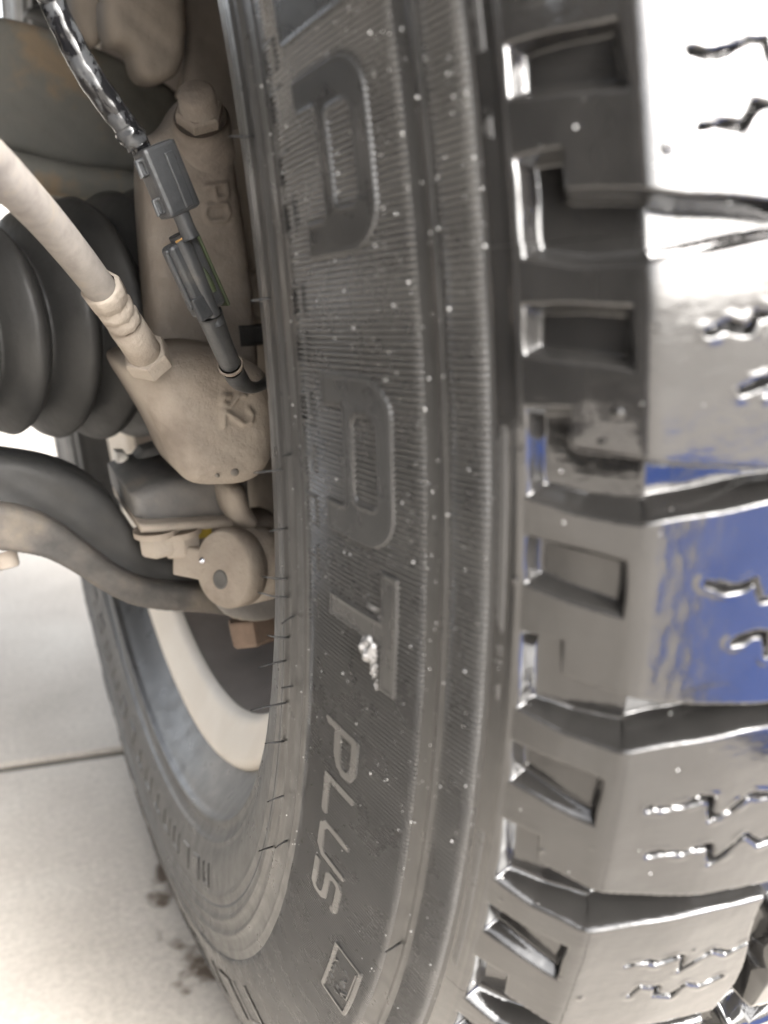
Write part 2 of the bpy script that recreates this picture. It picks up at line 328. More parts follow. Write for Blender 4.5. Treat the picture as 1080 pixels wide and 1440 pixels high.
def nz2(a, b, seed):
    r_ = np.random.default_rng(seed); s = 0
    for k in range(10):
        f = 60 * 1.55 ** k; ph = r_.uniform(0, 6.28, 2); dirn = r_.uniform(0, 6.28)
        s = s + np.sin((a * math.cos(dirn) + b * math.sin(dirn)) * f + ph[0]) / 1.45 ** k
    return s / 3
def block_mesh(th0, th1, seed, step, side=1, fine=True):
    """one pitch of the shoulder row: th0 lower edge of the groove above, th1 of the groove below (degrees)"""
    pit = R(th0 - th1); L = pit * .386                                     # metres along the circumference
    nt_ = max(12, int(L / step)); vv = np.arange(-.0475, .0281, step); vv = np.r_[-.0478, vv, .0286]
    t = np.linspace(-.06, .94, nt_ + 1); T, Vv = np.meshgrid(t, vv, indexing='ij')
    Tn = T.copy()
    a = T.ravel() * L * 1000; b = Vv.ravel() * 1000; q = np.c_[a, b]; Lm = L * 1000
    rj = np.random.default_rng(seed); J = lambda s=.25: rj.normal() * s
    def Q(*pts): return np.array([(x * Lm, y) for x, y in pts])
    # closed side notch
    dn, _ = sd_poly(q, Q((.175 + J(.006), 22), (.39, 21.8), (.455, 3.0 + J()), (.21, 3.0)))
    # L-shaped side pocket running out into the lateral groove; drawn for this pitch and the one above
    Lpts = [(.61, 22), (1.0, 21.6), (1.045, 12.5), (1.055, 1.5), (1.04, -6), (1.0, -24), (.985, -52), (.90, -52), (.885, -25), (.83, -6), (.80, 1), (.765, 13.4), (.61, 13.7)]
    d1, _ = sd_poly(q, Q(*Lpts)); d0, _ = sd_poly(q, Q(*[(x - 1, y) for x, y in Lpts]))
    dl = np.minimum(d0, d1)
    wall = lambda d, wd: np.clip(-d / wd + .15, 0, 1)
    sstep = lambda x: x * x * (3 - 2 * x)
    h = np.zeros(len(q))
    h -= np.interp(b, [2, 21], [2.6, 4.2]) * sstep(wall(dn + .14 * np.sin(a * .5 + b * .4 + seed), 2.2))
    floor = np.interp(b, [-26, -8, 2, 12, 21], [9.4, 9.2, 8.0, 6.2, 4.2])
    h = np.minimum(h, -floor * sstep(wall(dl + .12 * np.sin(a * .4 + b * .33 + seed), 2.4)))
    # ridge across the groove mouth
    # edge of the row: circumferential groove
    zig = -43.0 + 1.6 * np.sin((T.ravel() + .15) * 2 * np.pi)
    h = np.minimum(h, -10.5 * sstep(np.clip((zig - b) / 1.6 + .5, 0, 1)))
    if fine:
        top = np.clip((h + 1.2) / 1.2, 0, 1)
        # zig-zag sipes in the running surface
        for tc, ph in ((.335 + J(.015), 0), (.585 + J(.015), 1)):
            x0 = -9.5 + J(1.2); c0_ = tc * Lm
            pts = [(c0_ + J(.5), x0), (c0_ - .3 + J(.7), x0 - 4 + J(.9)), (c0_ + .5 + J(.6), x0 - 7), (c0_ - 1.2 + J(.7), x0 - 10.5 + J(.8)), (c0_ - .8 + J(.3), x0 - 12.5 + J(.4)), (c0_ + 3.0 + J(.9), x0 - 14 + J(.6)),
                   (c0_ + 2.2 + J(.5), x0 - 18 + J(.8)), (c0_ - .4 + J(.8), x0 - 21), (c0_ + 1.5 + J(.6), x0 - 25), (c0_ + J(.5), x0 - 30)]
            cut = rj.integers(0, 4)
            if cut == 0: pts = pts[1:]
            if cut == 1: pts = pts[2:] if ph else pts[:-2]
            ds = sd_line(q, pts) + .12 * np.sin(a * 2.1 + ph) * np.sin(b * 1.7 + ph * 2)
            wob = .75 + .3 * np.sin(b * .45 + ph * 2 + seed) + .12 * np.sin(b * 1.3 + seed)
            h -= top * 3.0 * sstep(np.clip(1 - ds / np.maximum(wob, .3), 0, 1))
            h += top * .14 * np.exp(-((ds - 1.5) / .6) ** 2) * np.clip(.4 + .8 * np.sin(b * .7 + a * .9 + seed), 0, 1)
        # wear steps and soft lumps left by the thick dressing
        g_th = R(th0) - T.ravel() * pit
        h += (.17 * nz2(g_th * .39, Vv.ravel(), 5) + .06 * nz2(g_th * 1.1, Vv.ravel() * 2.8, 9) + .012 * nz2(g_th * 2.6, Vv.ravel() * 6, 4)) * np.clip((27.5 - b) / 5, 0, 1)
        # a fine moulded line where notch meets the shoulder
        h += .25 * np.exp(-((b - 23.4) / .7) ** 2) * top
        for k in range(rj.integers(3, 6)):                                    # water beads standing on the rubber
            ca, cb, rr = rj.uniform(0, .9) * Lm, rj.uniform(-38, 25), rj.uniform(.4, .9)
            dd = np.hypot(a - ca, b - cb); h += rr * .55 * np.sqrt(np.maximum(0, 1 - (dd / rr) ** 2))
    h[(b > 28.3)] = -1.0; h[b < -47.6] = -11.0
    th = R(th0) - T.ravel() * pit
    V = surf(th, Vv.ravel(), h / 1000, side)
    f = grid_faces(len(t), len(vv))
    if side < 0: f = f[:, ::-1]
    return mesh(V, f)
bounds = [27.2, 20.5, 13.7, 7.0, .5, -6.4, -13.7, -20.9, -27.7]
for i in range(len(bounds) - 1):
    link('tread_block', block_mesh(bounds[i], bounds[i + 1], 11 + i, .00032), M['tread'], tyre, (0, 0, G))
pit = (360 - (bounds[0] - bounds[-1])) / 46
bm_c = block_mesh(bounds[-1], bounds[-1] - pit, 40, .0008); bm_c.materials.append(M['tread'])
for k in range(46):
    o = link('tread_block', bm_c, None, tyre, (0, 0, G)); o.rotation_euler.x = R(pit * k)
bm_o = block_mesh(0, -pit, 41, .0012, -1); bm_o.materials.append(M['tread'])
NB = 54
bm_o = block_mesh(0, -360 / NB, 41, .0012, -1); bm_o.materials.append(M['tread'])
for k in range(NB):
    o = link('tread_block', bm_o, None, tyre, (0, 0, G)); o.rotation_euler.x = R(360 / NB * k)
# centre blocks: two staggered rows of chunky zig-zag lugs
def centre_mesh(side):
    pit = 360 / NB; L = R(pit) * .396 * 1000; step = 1.0
    t = np.linspace(0, 1, int(L / step)); vv = np.arange(-.1060, -.0515, .001); T, Vv = np.meshgrid(t, vv, indexing='ij')
    q = np.c_[T.ravel() * L, Vv.ravel() * 1000]
    poly = np.array([(.08 * L, -53.5), (.5 * L, -54.5), (.84 * L, -53.5), (.93 * L, -70), (.84 * L, -86), (.97 * L, -104), (.5 * L, -102.5), (.1 * L, -104), (.03 * L, -88), (.12 * L, -72)])
    d, _ = sd_poly(q, poly); h = -10.5 * np.clip(d / 1.6 + .5, 0, 1)
    ds = sd_line(q, [(.45 * L, -58), (.55 * L, -68), (.42 * L, -78), (.56 * L, -88), (.5 * L, -101)])
    h -= 3 * np.clip(1 - ds / 1.1, 0, 1) * (d < -1)
    h += .10 * nz2(q[:, 0] / 1000, q[:, 1] / 1000, 3)
    V = surf(-T.ravel() * R(pit), Vv.ravel(), h / 1000, side); f = grid_faces(len(t), len(vv))
    if side < 0: f = f[:, ::-1]
    return mesh(V, f)
for s_, off in ((1, 2.1), (-1, 5.0)):
    cm = centre_mesh(s_); cm.materials.append(M['tread'])
    for k in range(NB):
        o = link('tread_block', cm, None, tyre, (0, 0, G)); o.rotation_euler.x = R(360 / NB * k + off)

# fine radial ribs (far too many to pick apart)
def ribs():
    Vs, Fs, base = [], [], 0
    for (v0, v1, NR, hh) in ((.0290, .0393, 1620, .00056), (.0455, .0885, 1620, .00060)):
        n = NR * 6; th = np.linspace(0, 2 * np.pi, n, endpoint=False)
        wv = np.array([0, .55, 1, 1, .55, 0])[np.arange(n) % 6]
        jit = 1 + .12 * np.sin(th * 37) + .1 * np.sin(th * 91 + 1)
        rows = np.r_[v0, v0 + .0006, np.linspace(v0 + .003, v1 - .003, 8 if v1 - v0 > .02 else 4), v1 - .0006, v1]
        env = np.ones(len(rows)); env[0] = env[-1] = -.5
        H = np.where(env[None] > 0, hh * (wv * jit)[:, None] * env[None] + .00003, -.0003)
        V = surf(th[:, None], rows[None], H); Vs.append(V.reshape(-1, 3)); Fs.append(grid_faces(n, len(rows), True) + base); base += V.shape[0] * V.shape[1]
    return mesh(np.concatenate(Vs), np.concatenate(Fs))
rb = link('sidewall_ribs', ribs(), M['side'], tyre, (0, 0, G)); tag(rb, kind='stuff')

# raised letters
R0 = .335
def glyph(thc, a0, a1, b0, b1, sdf, top=.80, step=.3, lip=.14, wallw=.34, matl='letter', name='raised_letter', label=None):
    """a mm along the circumference (down positive) from thc, b = v in mm; sdf(points mm) negative inside"""
    aa = np.arange(a0 - 1.5, a1 + 1.5, step); bb = np.arange(b0 - 1.5, b1 + 1.5, step); A, B = np.meshgrid(aa, bb, indexing='ij')
    q = np.c_[A.ravel(), B.ravel()]; d = sdf(q)
    h = np.where(d < 0, np.minimum(1, -d / wallw) * top, -np.minimum(1, d / .3) * .5) + lip * np.exp(-((d + .8) / .38) ** 2)
    k = (d < .6).reshape(A.shape); keep = k[:-1, :-1] & k[1:, :-1] & k[1:, 1:] & k[:-1, 1:]
    f = grid_faces(len(aa), len(bb), False, keep)
    V = surf(R(thc) - A.ravel() / 1000 / R0, B.ravel() / 1000, h / 1000); V, f = compact(V, f)
    o = link(name, mesh(V, f), M[matl], tyre, (0, 0, G))
    if label: o['label'] = label
    return o
mm = lambda deg: R(deg) * R0 * 1000
def A_sdf(W):
    def s(q):
        out = sd_poly(q, smooth_poly_c(W))[0]
        hole = sd_box(q, W * .255, W * .745, 60.2, 67.2, 1.8); gap = sd_box(q, W * .215, W * .785, 71.2, 95, .6)
        return np.maximum(out, -np.minimum(hole, gap))
    return s
def smooth_poly_c(W):
    arc = lambda cx, cy, r, t0, t1: [(cx + r * math.cos(R(t)), cy + r * math.sin(R(t))) for t in np.linspace(t0, t1, 9)]
    return np.array([(0, 78.2)] + arc(9, 63.5, 9, 180, 270) + arc(W - 9, 63.5, 9, 270, 360) + [(W, 78.2)])
WA = mm(6.6)
glyph(14.45, 0, WA, 54, 79, A_sdf(WA), label='raised letter A')
glyph(3.65, 0, WA, 54, 79, A_sdf(WA), label='raised letter A')
def T_sdf(q): return np.minimum(sd_box(q, 0, mm(5.2), 53.4, 59.2, .6), sd_box(q, mm(2.1), mm(3.3), 55, 78, .6))
glyph(-3.6, 0, mm(5.2), 53, 79, T_sdf, label='raised letter T')
st = lambda pts, w_: (lambda q: sd_line(q, pts) - w_)
W1 = mm(2.85)
stp = lambda pts, w_: st([(x_, 66 + (y_ - 67.5) * .96) for x_, y_ in pts], w_)
glyph(-12.2, 0, W1, 66, 80, stp([(1.5, 79), (1.5, 68), (W1 - 5, 68), (W1 - 2, 69.5), (W1 - 1.6, 72), (W1 - 3, 74), (W1 - 6, 75), (1.5, 75)], 1.5), top=.72, lip=0, step=.22, wallw=.25, label='raised letter P')
glyph(-15.6, 0, W1, 66, 80, stp([(1.5, 67.5), (1.5, 78.3), (W1 - 1.2, 78.3)], 1.5), top=.72, lip=0, step=.22, wallw=.25, label='raised letter L')
glyph(-18.8, 0, W1, 66, 80, stp([(1.5, 67.5), (1.5, 76.5), (4, 78.3), (W1 - 4, 78.3), (W1 - 1.5, 76.5), (W1 - 1.5, 67.5)], 1.5), top=.72, lip=0, step=.22, wallw=.25, label='raised letter U')
glyph(-22.0, 0, W1, 66, 80, stp([(W1 - 1.4, 68.5), (W1 - 3, 67.6), (3, 67.6), (1.5, 69), (1.5, 71.5), (3, 72.8), (W1 - 3, 73), (W1 - 1.4, 74.5), (W1 - 1.4, 77), (W1 - 3, 78.4), (1.5, 78.4)], 1.4), top=.72, lip=0, step=.22, wallw=.25, label='raised letter S')
glyph(21.3, 0, mm(5.6), 54, 81, lambda q: sd_box(q, 0, mm(5.6), 55, 80.5, 1.5), label='raised block of the next letter')
# moulded plate with two rows of worn marks
def plate_sdf(q):
    return np.abs(sd_box(q, 0, mm(5.6), 50.3, 63, 1.2) + 1.0) - 1.0
glyph(-26.4, 0, mm(5.4), 50, 65, plate_sdf, top=1.1, lip=.0, name='plate_border')
rj = np.random.default_rng(3)
for row, (b0, b1) in enumerate(((59.5, 62.2), (54.2, 57.8))):
    for k in range(5):
        a0 = 8.5 + k * 4.0; n_ = 4
        pts = [(a0 + rj.uniform(0, 2.6), rj.uniform(b0, b1)) for _ in range(n_)]
        glyph(-26.4, a0 - 1, a0 + 4, b0 - 1, b1 + 1, st(pts, .5), top=1.0, lip=0, step=.25, wallw=.3, name='worn_mark')
glyph(-26.4, 2, 26, 51, 54, st([(4, 52.6), (23, 52.6), (23, 55.5), (20, 52.8)], .6), top=1.0, lip=0, step=.3, wallw=.3, name='arrow_mark')
# small moulded marks around the widest line and the lower sidewall, too worn to read
def marks(th_list, b0, b1, wdeg, top, thick, name):
    for th in th_list:
        Wm = mm(wdeg); k = rj.integers(0, 4)
        pts = [[(0, b0), (0, b1), (Wm, b1)], [(0, b0), (0, b1), (Wm, b1), (Wm, b0), (0, b0)], [(0, b1), (0, b0), (Wm, b0), (Wm, b1)], [(0, b0), (Wm, b0), (Wm / 2, b0), (Wm / 2, b1)]][k]
        glyph(th, 0, Wm, b0, b1, st(pts, thick), top=top, lip=.1, step=.45, wallw=.4, name=name)
marks([16.5, 14.6, 12.2, 10.3, 7.0, 5.1, 2.6, .5, -1.9, -4.1, -6.5], 83.5, 88.5, 1.2, .6, .6, 'worn_mark')
marks([-60 - 5.2 * k for k in range(18)], 116, 125, 2.6, .5, 1.1, 'moulded_mark')
marks([-52 - 6.5 * k for k in range(16)], 60, 77, 4.2, 1.2, 1.9, 'moulded_mark')

# rubber whiskers left by the mould vents
for i, (th, v, ln) in enumerate([(11.8, .1085, .008), (4.6, .109, .006), (-3.6, .1095, .009), (-6.6, .1085, .006), (-9.5, .1090, .008), (-10.6, .109, .010), (-13.0, .1085, .008), (-14.6, .1095, .012), (-17.5, .109, .013),
                                 (-20.5, .109, .007), (-24, .104, .007), (-19, .0425, .0), (-11, .1035, .006), (-15.4, .1035, .005), (-23.5, .043, .006), (-27.5, .1, .005), (-31, .108, .006), (-2.5, .103, .004)]):
    if ln <= 0: continue
    th += 2; v -= .0062 if v > .06 else 0; ln *= .75
    a = surf(R(th), v, -.0005); b_ = surf(R(th), v, ln); k = np.array([rj.uniform(-.2, .1), rj.uniform(-.3, .3), rj.uniform(-.35, .35)]) * ln
    link('vent_whisker', tube([a, (a + b_) / 2 + k * .3, b_ + k], [.00032, .00028, .0002], 6, 4), M['whisker'], tyre, (0, 0, G))

# beads of water and dressing, their glints given by a white colour
def beads(n):
    base = [(math.cos(a) * c, math.sin(a) * c, s) for c, s in ((1, 0), (.72, .62)) for a in np.linspace(0, 2 * np.pi, 7, endpoint=False)] + [(0, 0, .9)]
    base = np.array(base); bf = [(i, (i + 1) % 7, 7 + (i + 1) % 7, 7 + i) for i in range(7)] + [(7 + i, 7 + (i + 1) % 7, 14) for i in range(7)]
    V, Fc = [], []
    r_ = np.random.default_rng(21)
    for i in range(n):
        th = R(r_.choice([r_.uniform(-26, 20), r_.uniform(-14, 20)])); v = r_.choice([r_.uniform(.028, .1), r_.uniform(.045, .1), r_.uniform(.028, .06)])
        if r_.random() < .10: v = r_.uniform(-.04, .027)
        rad = .00009 + .00020 * r_.random() ** 4
        h0 = .00035 if v > .028 else .0
        c = surf(th, v, h0); n_ = surf(th, v, h0 + .001) - c; n_ /= np.linalg.norm(n_); _, e1, e2 = frame(n_)
        el = r_.uniform(.8, 1.3); s = len(V) * 15
        V.append(c + rad * (base[:, :1] * el * e1 + base[:, 1:2] * e2 + base[:, 2:] * n_)); Fc += [tuple(x + s for x in f) for f in bf]
    return mesh(np.concatenate(V), Fc)
wd = link('water_beads', beads(900), M['glintdrop'], wheel, (0, 0, G)); tag(wd, kind='stuff')
# blob of foam caught in the corner of the T
def blob(thc, vc, ra, rb_, hh, seed):
    n = 26; A, B = np.meshgrid(np.linspace(-1, 1, n), np.linspace(-1, 1, n), indexing='ij'); rr = np.hypot(A, B)
    r_ = np.random.default_rng(seed); ph = r_.uniform(0, 6, 6)
    h = np.sqrt(np.maximum(0, 1 - rr ** 2)) * (1 + .35 * np.sin(A * 6 + ph[0]) * np.sin(B * 7 + ph[1]) + .2 * np.sin(A * 13 + B * 9 + ph[2]))
    k = rr < 1.02; keep = k[:-1, :-1] & k[1:, :-1] & k[1:, 1:] & k[:-1, 1:]
    V = surf(R(thc) - A.ravel() * ra / R0, vc + B.ravel() * rb_, h.ravel() * hh - .0002); V, f = compact(V, grid_faces(n, n, False, keep)); return mesh(V, f)
for thc, vc, ra, rb_, hh, sd_ in ((-7.25, .0628, .0042, .0030, .0022, 1), (-8.0, .0610, .0030, .0014, .0012, 2), (-8.7, .0600, .0022, .0008, .0009, 4), (-5.35, .0620, .0010, .0022, .0008, 3)):
    link('wet_blob', blob(thc, vc, ra, rb_, hh, sd_), M['foam'], wheel, (0, 0, G))

# rim
def open_lathe(prof, segs=128):
    th = np.linspace(0, 2 * np.pi, segs, endpoint=False); pr = np.array(prof)
    V = np.stack([np.broadcast_to(pr[None, :, 0], (segs, len(pr))), -pr[None, :, 1] * np.cos(th)[:, None], pr[None, :, 1] * np.sin(th)[:, None]], -1)
    return mesh(V.reshape(-1, 3), grid_faces(segs, len(pr), True))
rim = link('rim', open_lathe([(-.094, .233), (-.102, .2315), (-.1065, .2295), (-.1090, .227), (-.1085, .2235), (-.104, .217), (-.1005, .210), (-.098, .2065), (-.094, .2052)], 180), M['rim'], wheel, (0, 0, G))
tag(rim, 'dusty white painted rim flange')
link('barrel', open_lathe([(-.0945, .2060), (-.07, .2025), (-.04, .199), (.02, .197), (.06, .190), (.085, .18), (.09, .12), (.085, .06), (.08, .005)], 128), M['barrel'], rim, (0, 0, G))
link('outer_flange', open_lathe([(.085, .18), (.095, .20), (.1, .215), (.1035, .225), (.1, .229), (.09, .231)], 128), M['rim'], rim, (0, 0, G))
disc = empty('brake_disc', (0, 0, G), 'dark dusty brake disc behind the suspension, inside the rim', 'brake disc')
link('friction_ring', lathe([(.012, .06), (.012, .168), (.010, .170), (-.014, .170), (-.016, .168), (-.016, .07), (-.03, .065), (-.03, .02)], (0, 0, 0), (1, 0, 0), 96), M['disc'], disc, (0, 0, G))

# ------------------------------------------------------------------ brake caliper and its carrier
def stroke_emboss(strokes, wd, hgt, Y):
    segs = [[P(u, v, Y)[[0, 2]] for u, v in s] for s in strokes]
    def ex_(pp):
        d = np.full(len(pp), 1e9)
        for s in segs: d = np.minimum(d, sd_line(pp, s))
        return hgt * np.clip(1.5 - d / wd, 0, 1)
    return ex_
cal = empty('brake_caliper', tuple(P(300, 680, -.11)), 'dusty tan cast brake caliper beside the tyre, hose screwed into it', 'brake caliper')
YC = -.125
num = stroke_emboss([[(322, 557), (313, 557), (312, 566), (322, 571), (330, 562), (334, 556), (343, 556)],
                     [(314, 598), (314, 576), (328, 586), (342, 595), (352, 592), (354, 582), (349, 575)]], .0009, .0022, YC - .030)
link('housing', casting([(178, 517), (205, 506), (245, 500), (300, 495), (345, 505), (385, 525), (397, 560), (400, 620), (388, 662), (360, 688), (300, 692), (268, 686), (250, 655), (240, 628), (222, 596), (200, 560), (184, 535)],
                           YC, .030, .015, .012, .0007, lump=.0002, extra=num), M['dust'], cal)
YB = -.085
num2 = stroke_emboss([[(289, 262), (318, 258), (320, 275), (304, 280), (300, 262)], [(290, 290), (318, 286), (322, 300), (318, 309), (294, 312), (288, 303), (290, 290)]], .0008, .0018, YB - .022)
link('bridge', casting([(214, 190), (240, 180), (262, 140), (290, 122), (318, 140), (330, 190), (340, 260), (352, 340), (362, 430), (370, 520), (366, 545), (300, 545), (225, 520), (222, 470), (216, 400), (208, 300), (206, 230)],
                          YB, .022, .004, .007, .0008, lump=.0002, extra=num2), M['dustshade'], cal)
link('carrier', casting([(332, 180), (356, 180), (384, 300), (396, 420), (412, 560), (418, 700), (400, 760), (366, 742), (352, 700), (372, 560), (358, 440), (345, 320)], -.05, .02, .01, .006, .0016), M['dustdark'], cal)
link('carrier_step', casting([(327, 398), (372, 380), (400, 392), (410, 470), (382, 470), (376, 452), (330, 452)], -.075, .012, .02, .005, .0012, 1), M['dustdark'], cal)
link('slot_shade', casting([(336, 458), (378, 458), (382, 484), (340, 488)], -.1065, .0015, .008, .0008, .0008, 0), M['shadeblack'], cal)  # flat dark patch, the slot's shade is in its colour
# guide pin bolt at the top
ax = np.array([-.25, -.75, .62])
c0 = P(283, 175, -.11)
link('bolt_boss', lathe([(-.016, .0118), (.002, .0112), (.004, .0100)], c0, ax, 40), M['dustshade'], cal)
bt = link('guide_bolt', hexnut(c0 + ax * .003, ax, .0092, .006, .3), M['dustshade'], cal)
link('bolt_tip', lathe([(0, .0072), (.007, .0069), (.0085, .0055), (.0086, .0001)], c0 + ax * .0085, ax, 32), M['dustshade'], bt)
link('drain_lug', casting([(318, 688), (348, 684), (356, 720), (372, 742), (360, 750), (330, 745)], -.115, .012, .03, .006, .0012), M['dust'], cal)
for u, v, r_ in ((330, 664, .0017), (306, 669, .0008)):
    c = P(u, v, YC - .029); link('casting_pip', lathe([(-.001, r_), (.0006, r_ * .9), (.0009, r_ * .4), (.00091, .0001)], c, (0, -1, 0), 16), M['hose'], cal)

# ------------------------------------------------------------------ brake hose
hose = empty('brake_hose', tuple(P(195, 505, -.165)), 'dusty beige rubber brake hose with crimped fitting, screwed into the caliper', 'brake hose')
hp = [P(-900, -250, -.20), P(-500, -130, -.24), P(-200, 70, -.275), P(-60, 190, -.27), P(-10, 232, -.255), P(60, 305, -.225), (P(110, 365, -.205)), P(146, 412, -.19)]
link('rubber_hose', tube(hp, [.0054, .0054, .0054, .0054, .0053, .0051, .0050, .0049], 28, 10), M['hose'], hose)
f0, f1 = P(140, 402, -.192), P(214, 512, -.162); fa = f1 - f0; fl = np.linalg.norm(fa); fa /= fl
link('crimp_sleeve', lathe([(0, .0052), (.0004, .0062), (.0015, .0065), (.0075, .0063), (.0085, .0053), (.0095, .0052), (.0105, .0061), (.0135, .0061), (.0145, .0052), (.0155, .0052), (.0165, .0060), (.0195, .0059), (.0205, .0051), (.0215, .005)], f0, fa, 9, False), M['dust'], hose)
link('crimp_collar', lathe([(.0205, .0051), (.0215, .0059), (fl - .0075, .006), (fl - .007, .0055)], f0, fa, 40), M['dust'], hose)
link('hex_nut', hexnut(f0 + fa * (fl - .0085), fa, .0080, .0085, .2), M['dust'], hose)

# ------------------------------------------------------------------ wheel speed sensor cable
cab = empty('sensor_cable', tuple(P(340, 540, -.17)), 'black taped sensor cable with two plastic plug connectors hanging before the caliper', 'sensor cable')
YS = -.215
link('taped_loom', tube([P(-40, -700, YS + .1), P(10, -300, YS + .04), P(50, -60, YS), P(72, 0, YS), P(95, 50, YS), P(125, 105, YS), P(160, 155, YS), P(185, 188, YS), P(205, 220, YS + .002)],
                        [.0033, .0033, .0033, .0033, .0034, .0036, .0035, .0032, .0028], 26, 14, lump=.03), M['tape'], cab)
link('tape_end', tube([P(176, 178, YS), P(186, 192, YS), P(195, 205, YS)], [.0036, .0038, .0033], 20, 8, lump=.06), M['tape'], cab)
ez_ = lambda a, b: (b - a) / np.linalg.norm(b - a)
a0, a1 = P(214, 204, YS), P(254, 300, YS); e1 = ez_(a0, a1); n_ = np.array([.25, -.92, .15]); n_ -= e1 * (n_ @ e1); n_ /= np.linalg.norm(n_); e2 = np.cross(n_, e1)
if e2[0] < 0: e2 = -e2
Lc = np.linalg.norm(a1 - a0); pxm = Lc / np.hypot(40, 96)                   # metres per photo unit here
def cbox(c, h1, h2, h3, matl, name, parent, bw=.0006):
    o = link(name, box(c, e1, e2, n_, h1, h2, h3), matl, parent); return bevel(o, bw)
cc = (a0 + a1) / 2
plug = cbox(cc, Lc / 2, 29 * pxm, 20 * pxm, M['plastic'], 'plug_shell', cab, .0012)
cbox(cc + e2 * 9 * pxm + n_ * 20.5 * pxm + e1 * 5 * pxm, Lc * .40, 8 * pxm, 2.2 * pxm, M['plastic'], 'rib', plug)
cbox(cc + e2 * 30 * pxm - n_ * 3 * pxm, Lc * .485, 3 * pxm, 15 * pxm, M['plastic'], 'side_rail', plug)
link('lock_hole', lathe([(0, 8 * pxm), (1.2 * pxm, 7.6 * pxm), (.6 * pxm, 6 * pxm), (.55 * pxm, .00001)], cc - e1 * Lc * .24 + e2 * 10 * pxm + n_ * 22.5 * pxm * .93, n_, 28), M['shadeblack'], plug)  # dark disc on the shell, the hole's shade is in its colour
for s_ in (-.26, .30):
    q = cc + e1 * Lc * s_ - e2 * 34 * pxm
    ring_ = [q + e1 * x * pxm + e2 * y * pxm + n_ * 8 * pxm for x, y in ((-12, 6), (-12, -6), (10, -7), (10, 6), (-12, 6))]
    link('latch_loop', tube(ring_, .0008 if s_ < 0 else .0006, 8, 1, False), M['plastic'], plug)
    cbox(q + n_ * 2 * pxm + e2 * 3 * pxm, 13 * pxm, 7 * pxm, 5 * pxm, M['plastic'], 'latch_base', plug)
link('plug_neck', tube([a1 - e1 * .002, a1 + e1 * 18 * pxm, a1 + e1 * 40 * pxm], [14 * pxm, 13 * pxm, 14 * pxm], 24, 6), M['plastic'], cab)
b0, b1 = P(248, 335, YS + .004), P(296, 440, YS + .006); e1 = ez_(b0, b1); e2 = np.cross(n_, e1); e2 = -e2 if e2[0] < 0 else e2; Lb = np.linalg.norm(b1 - b0); cb = (b0 + b1) / 2
sock = cbox(cb, Lb * .47, 27 * pxm, 17 * pxm, M['plastic'], 'socket_shell', cab, .0012)
link('socket_barrel', tube([b0 - e1 * .001 + n_ * 9 * pxm, cb + n_ * 10 * pxm, b1 + e1 * .004 + n_ * 6 * pxm], [15 * pxm, 13.5 * pxm, 11.5 * pxm], 28, 6), M['plastic'], sock)
cbox(cb - e2 * 30 * pxm - e1 * 8 * pxm + n_ * 4 * pxm, Lb * .36, 4.2 * pxm, 6 * pxm, M['plastic'], 'lever_arm', sock)
cbox(cb - e2 * 24 * pxm - e1 * Lb * .42 + n_ * 4 * pxm, 4 * pxm, 9 * pxm, 8 * pxm, M['plastic'], 'lever_bridge', sock)
cbox(cb - e2 * 25 * pxm + e1 * Lb * .30 + n_ * 4 * pxm, 5 * pxm, 10 * pxm, 6 * pxm, M['plastic'], 'lever_bridge', sock)
cbox(cb - e2 * 16 * pxm + e1 * Lb * .36 + n_ * 12 * pxm, 20 * pxm, 15 * pxm, 6 * pxm, M['plastic'], 'lever_pad', sock)
cbox(cb + e2 * 30 * pxm + n_ * 3 * pxm + e1 * 3 * pxm, Lb * .50, 3 * pxm, 13 * pxm, M['green'], 'green_edge', sock)
link('green_window', tube([cb + e2 * 12 * pxm - e1 * 10 * pxm + n_ * 14 * pxm, cb + e2 * 13 * pxm + e1 * 12 * pxm + n_ * 14 * pxm, cb + e2 * 14 * pxm + e1 * 34 * pxm + n_ * 13 * pxm], [3 * pxm, 7 * pxm, 6 * pxm], 16, 6), M['green'], sock)
link('amber_seal', tube([b0 - e2 * 14 * pxm + n_ * 18 * pxm + e1 * 2 * pxm, b0 + e2 * 2 * pxm + n_ * 24 * pxm, b0 + e2 * 16 * pxm + n_ * 19 * pxm - e1 * 2 * pxm], 1.8 * pxm, 8, 5), M['amber'], sock)
link('cable_tail', tube([P(294, 440, YS + .006), P(308, 475, YS + .01), P(322, 508, YS + .014), P(331, 527, YS + .02)], [.0040, .0036, .0034, .0033], 22, 8), M['plastic'], cab)
link('cable_ring', lathe([(-.0006, .0036), (-.0006, .0041), (.0006, .0041), (.0006, .0036)], P(324, 513, YS + .0145), P(331, 527, YS + .02) - P(322, 508, YS + .014), 28), M['dust'], cab)
link('cable_end', tube([P(326, 518, YS + .016), P(335, 533, YS + .021), P(347, 543, YS + .03), P(362, 544, YS + .04), P(376, 536, YS + .055), P(386, 520, YS + .07)], [.0036, .0034, .0024, .0019, .0019, .0019], 18, 8), M['plastic'], cab)

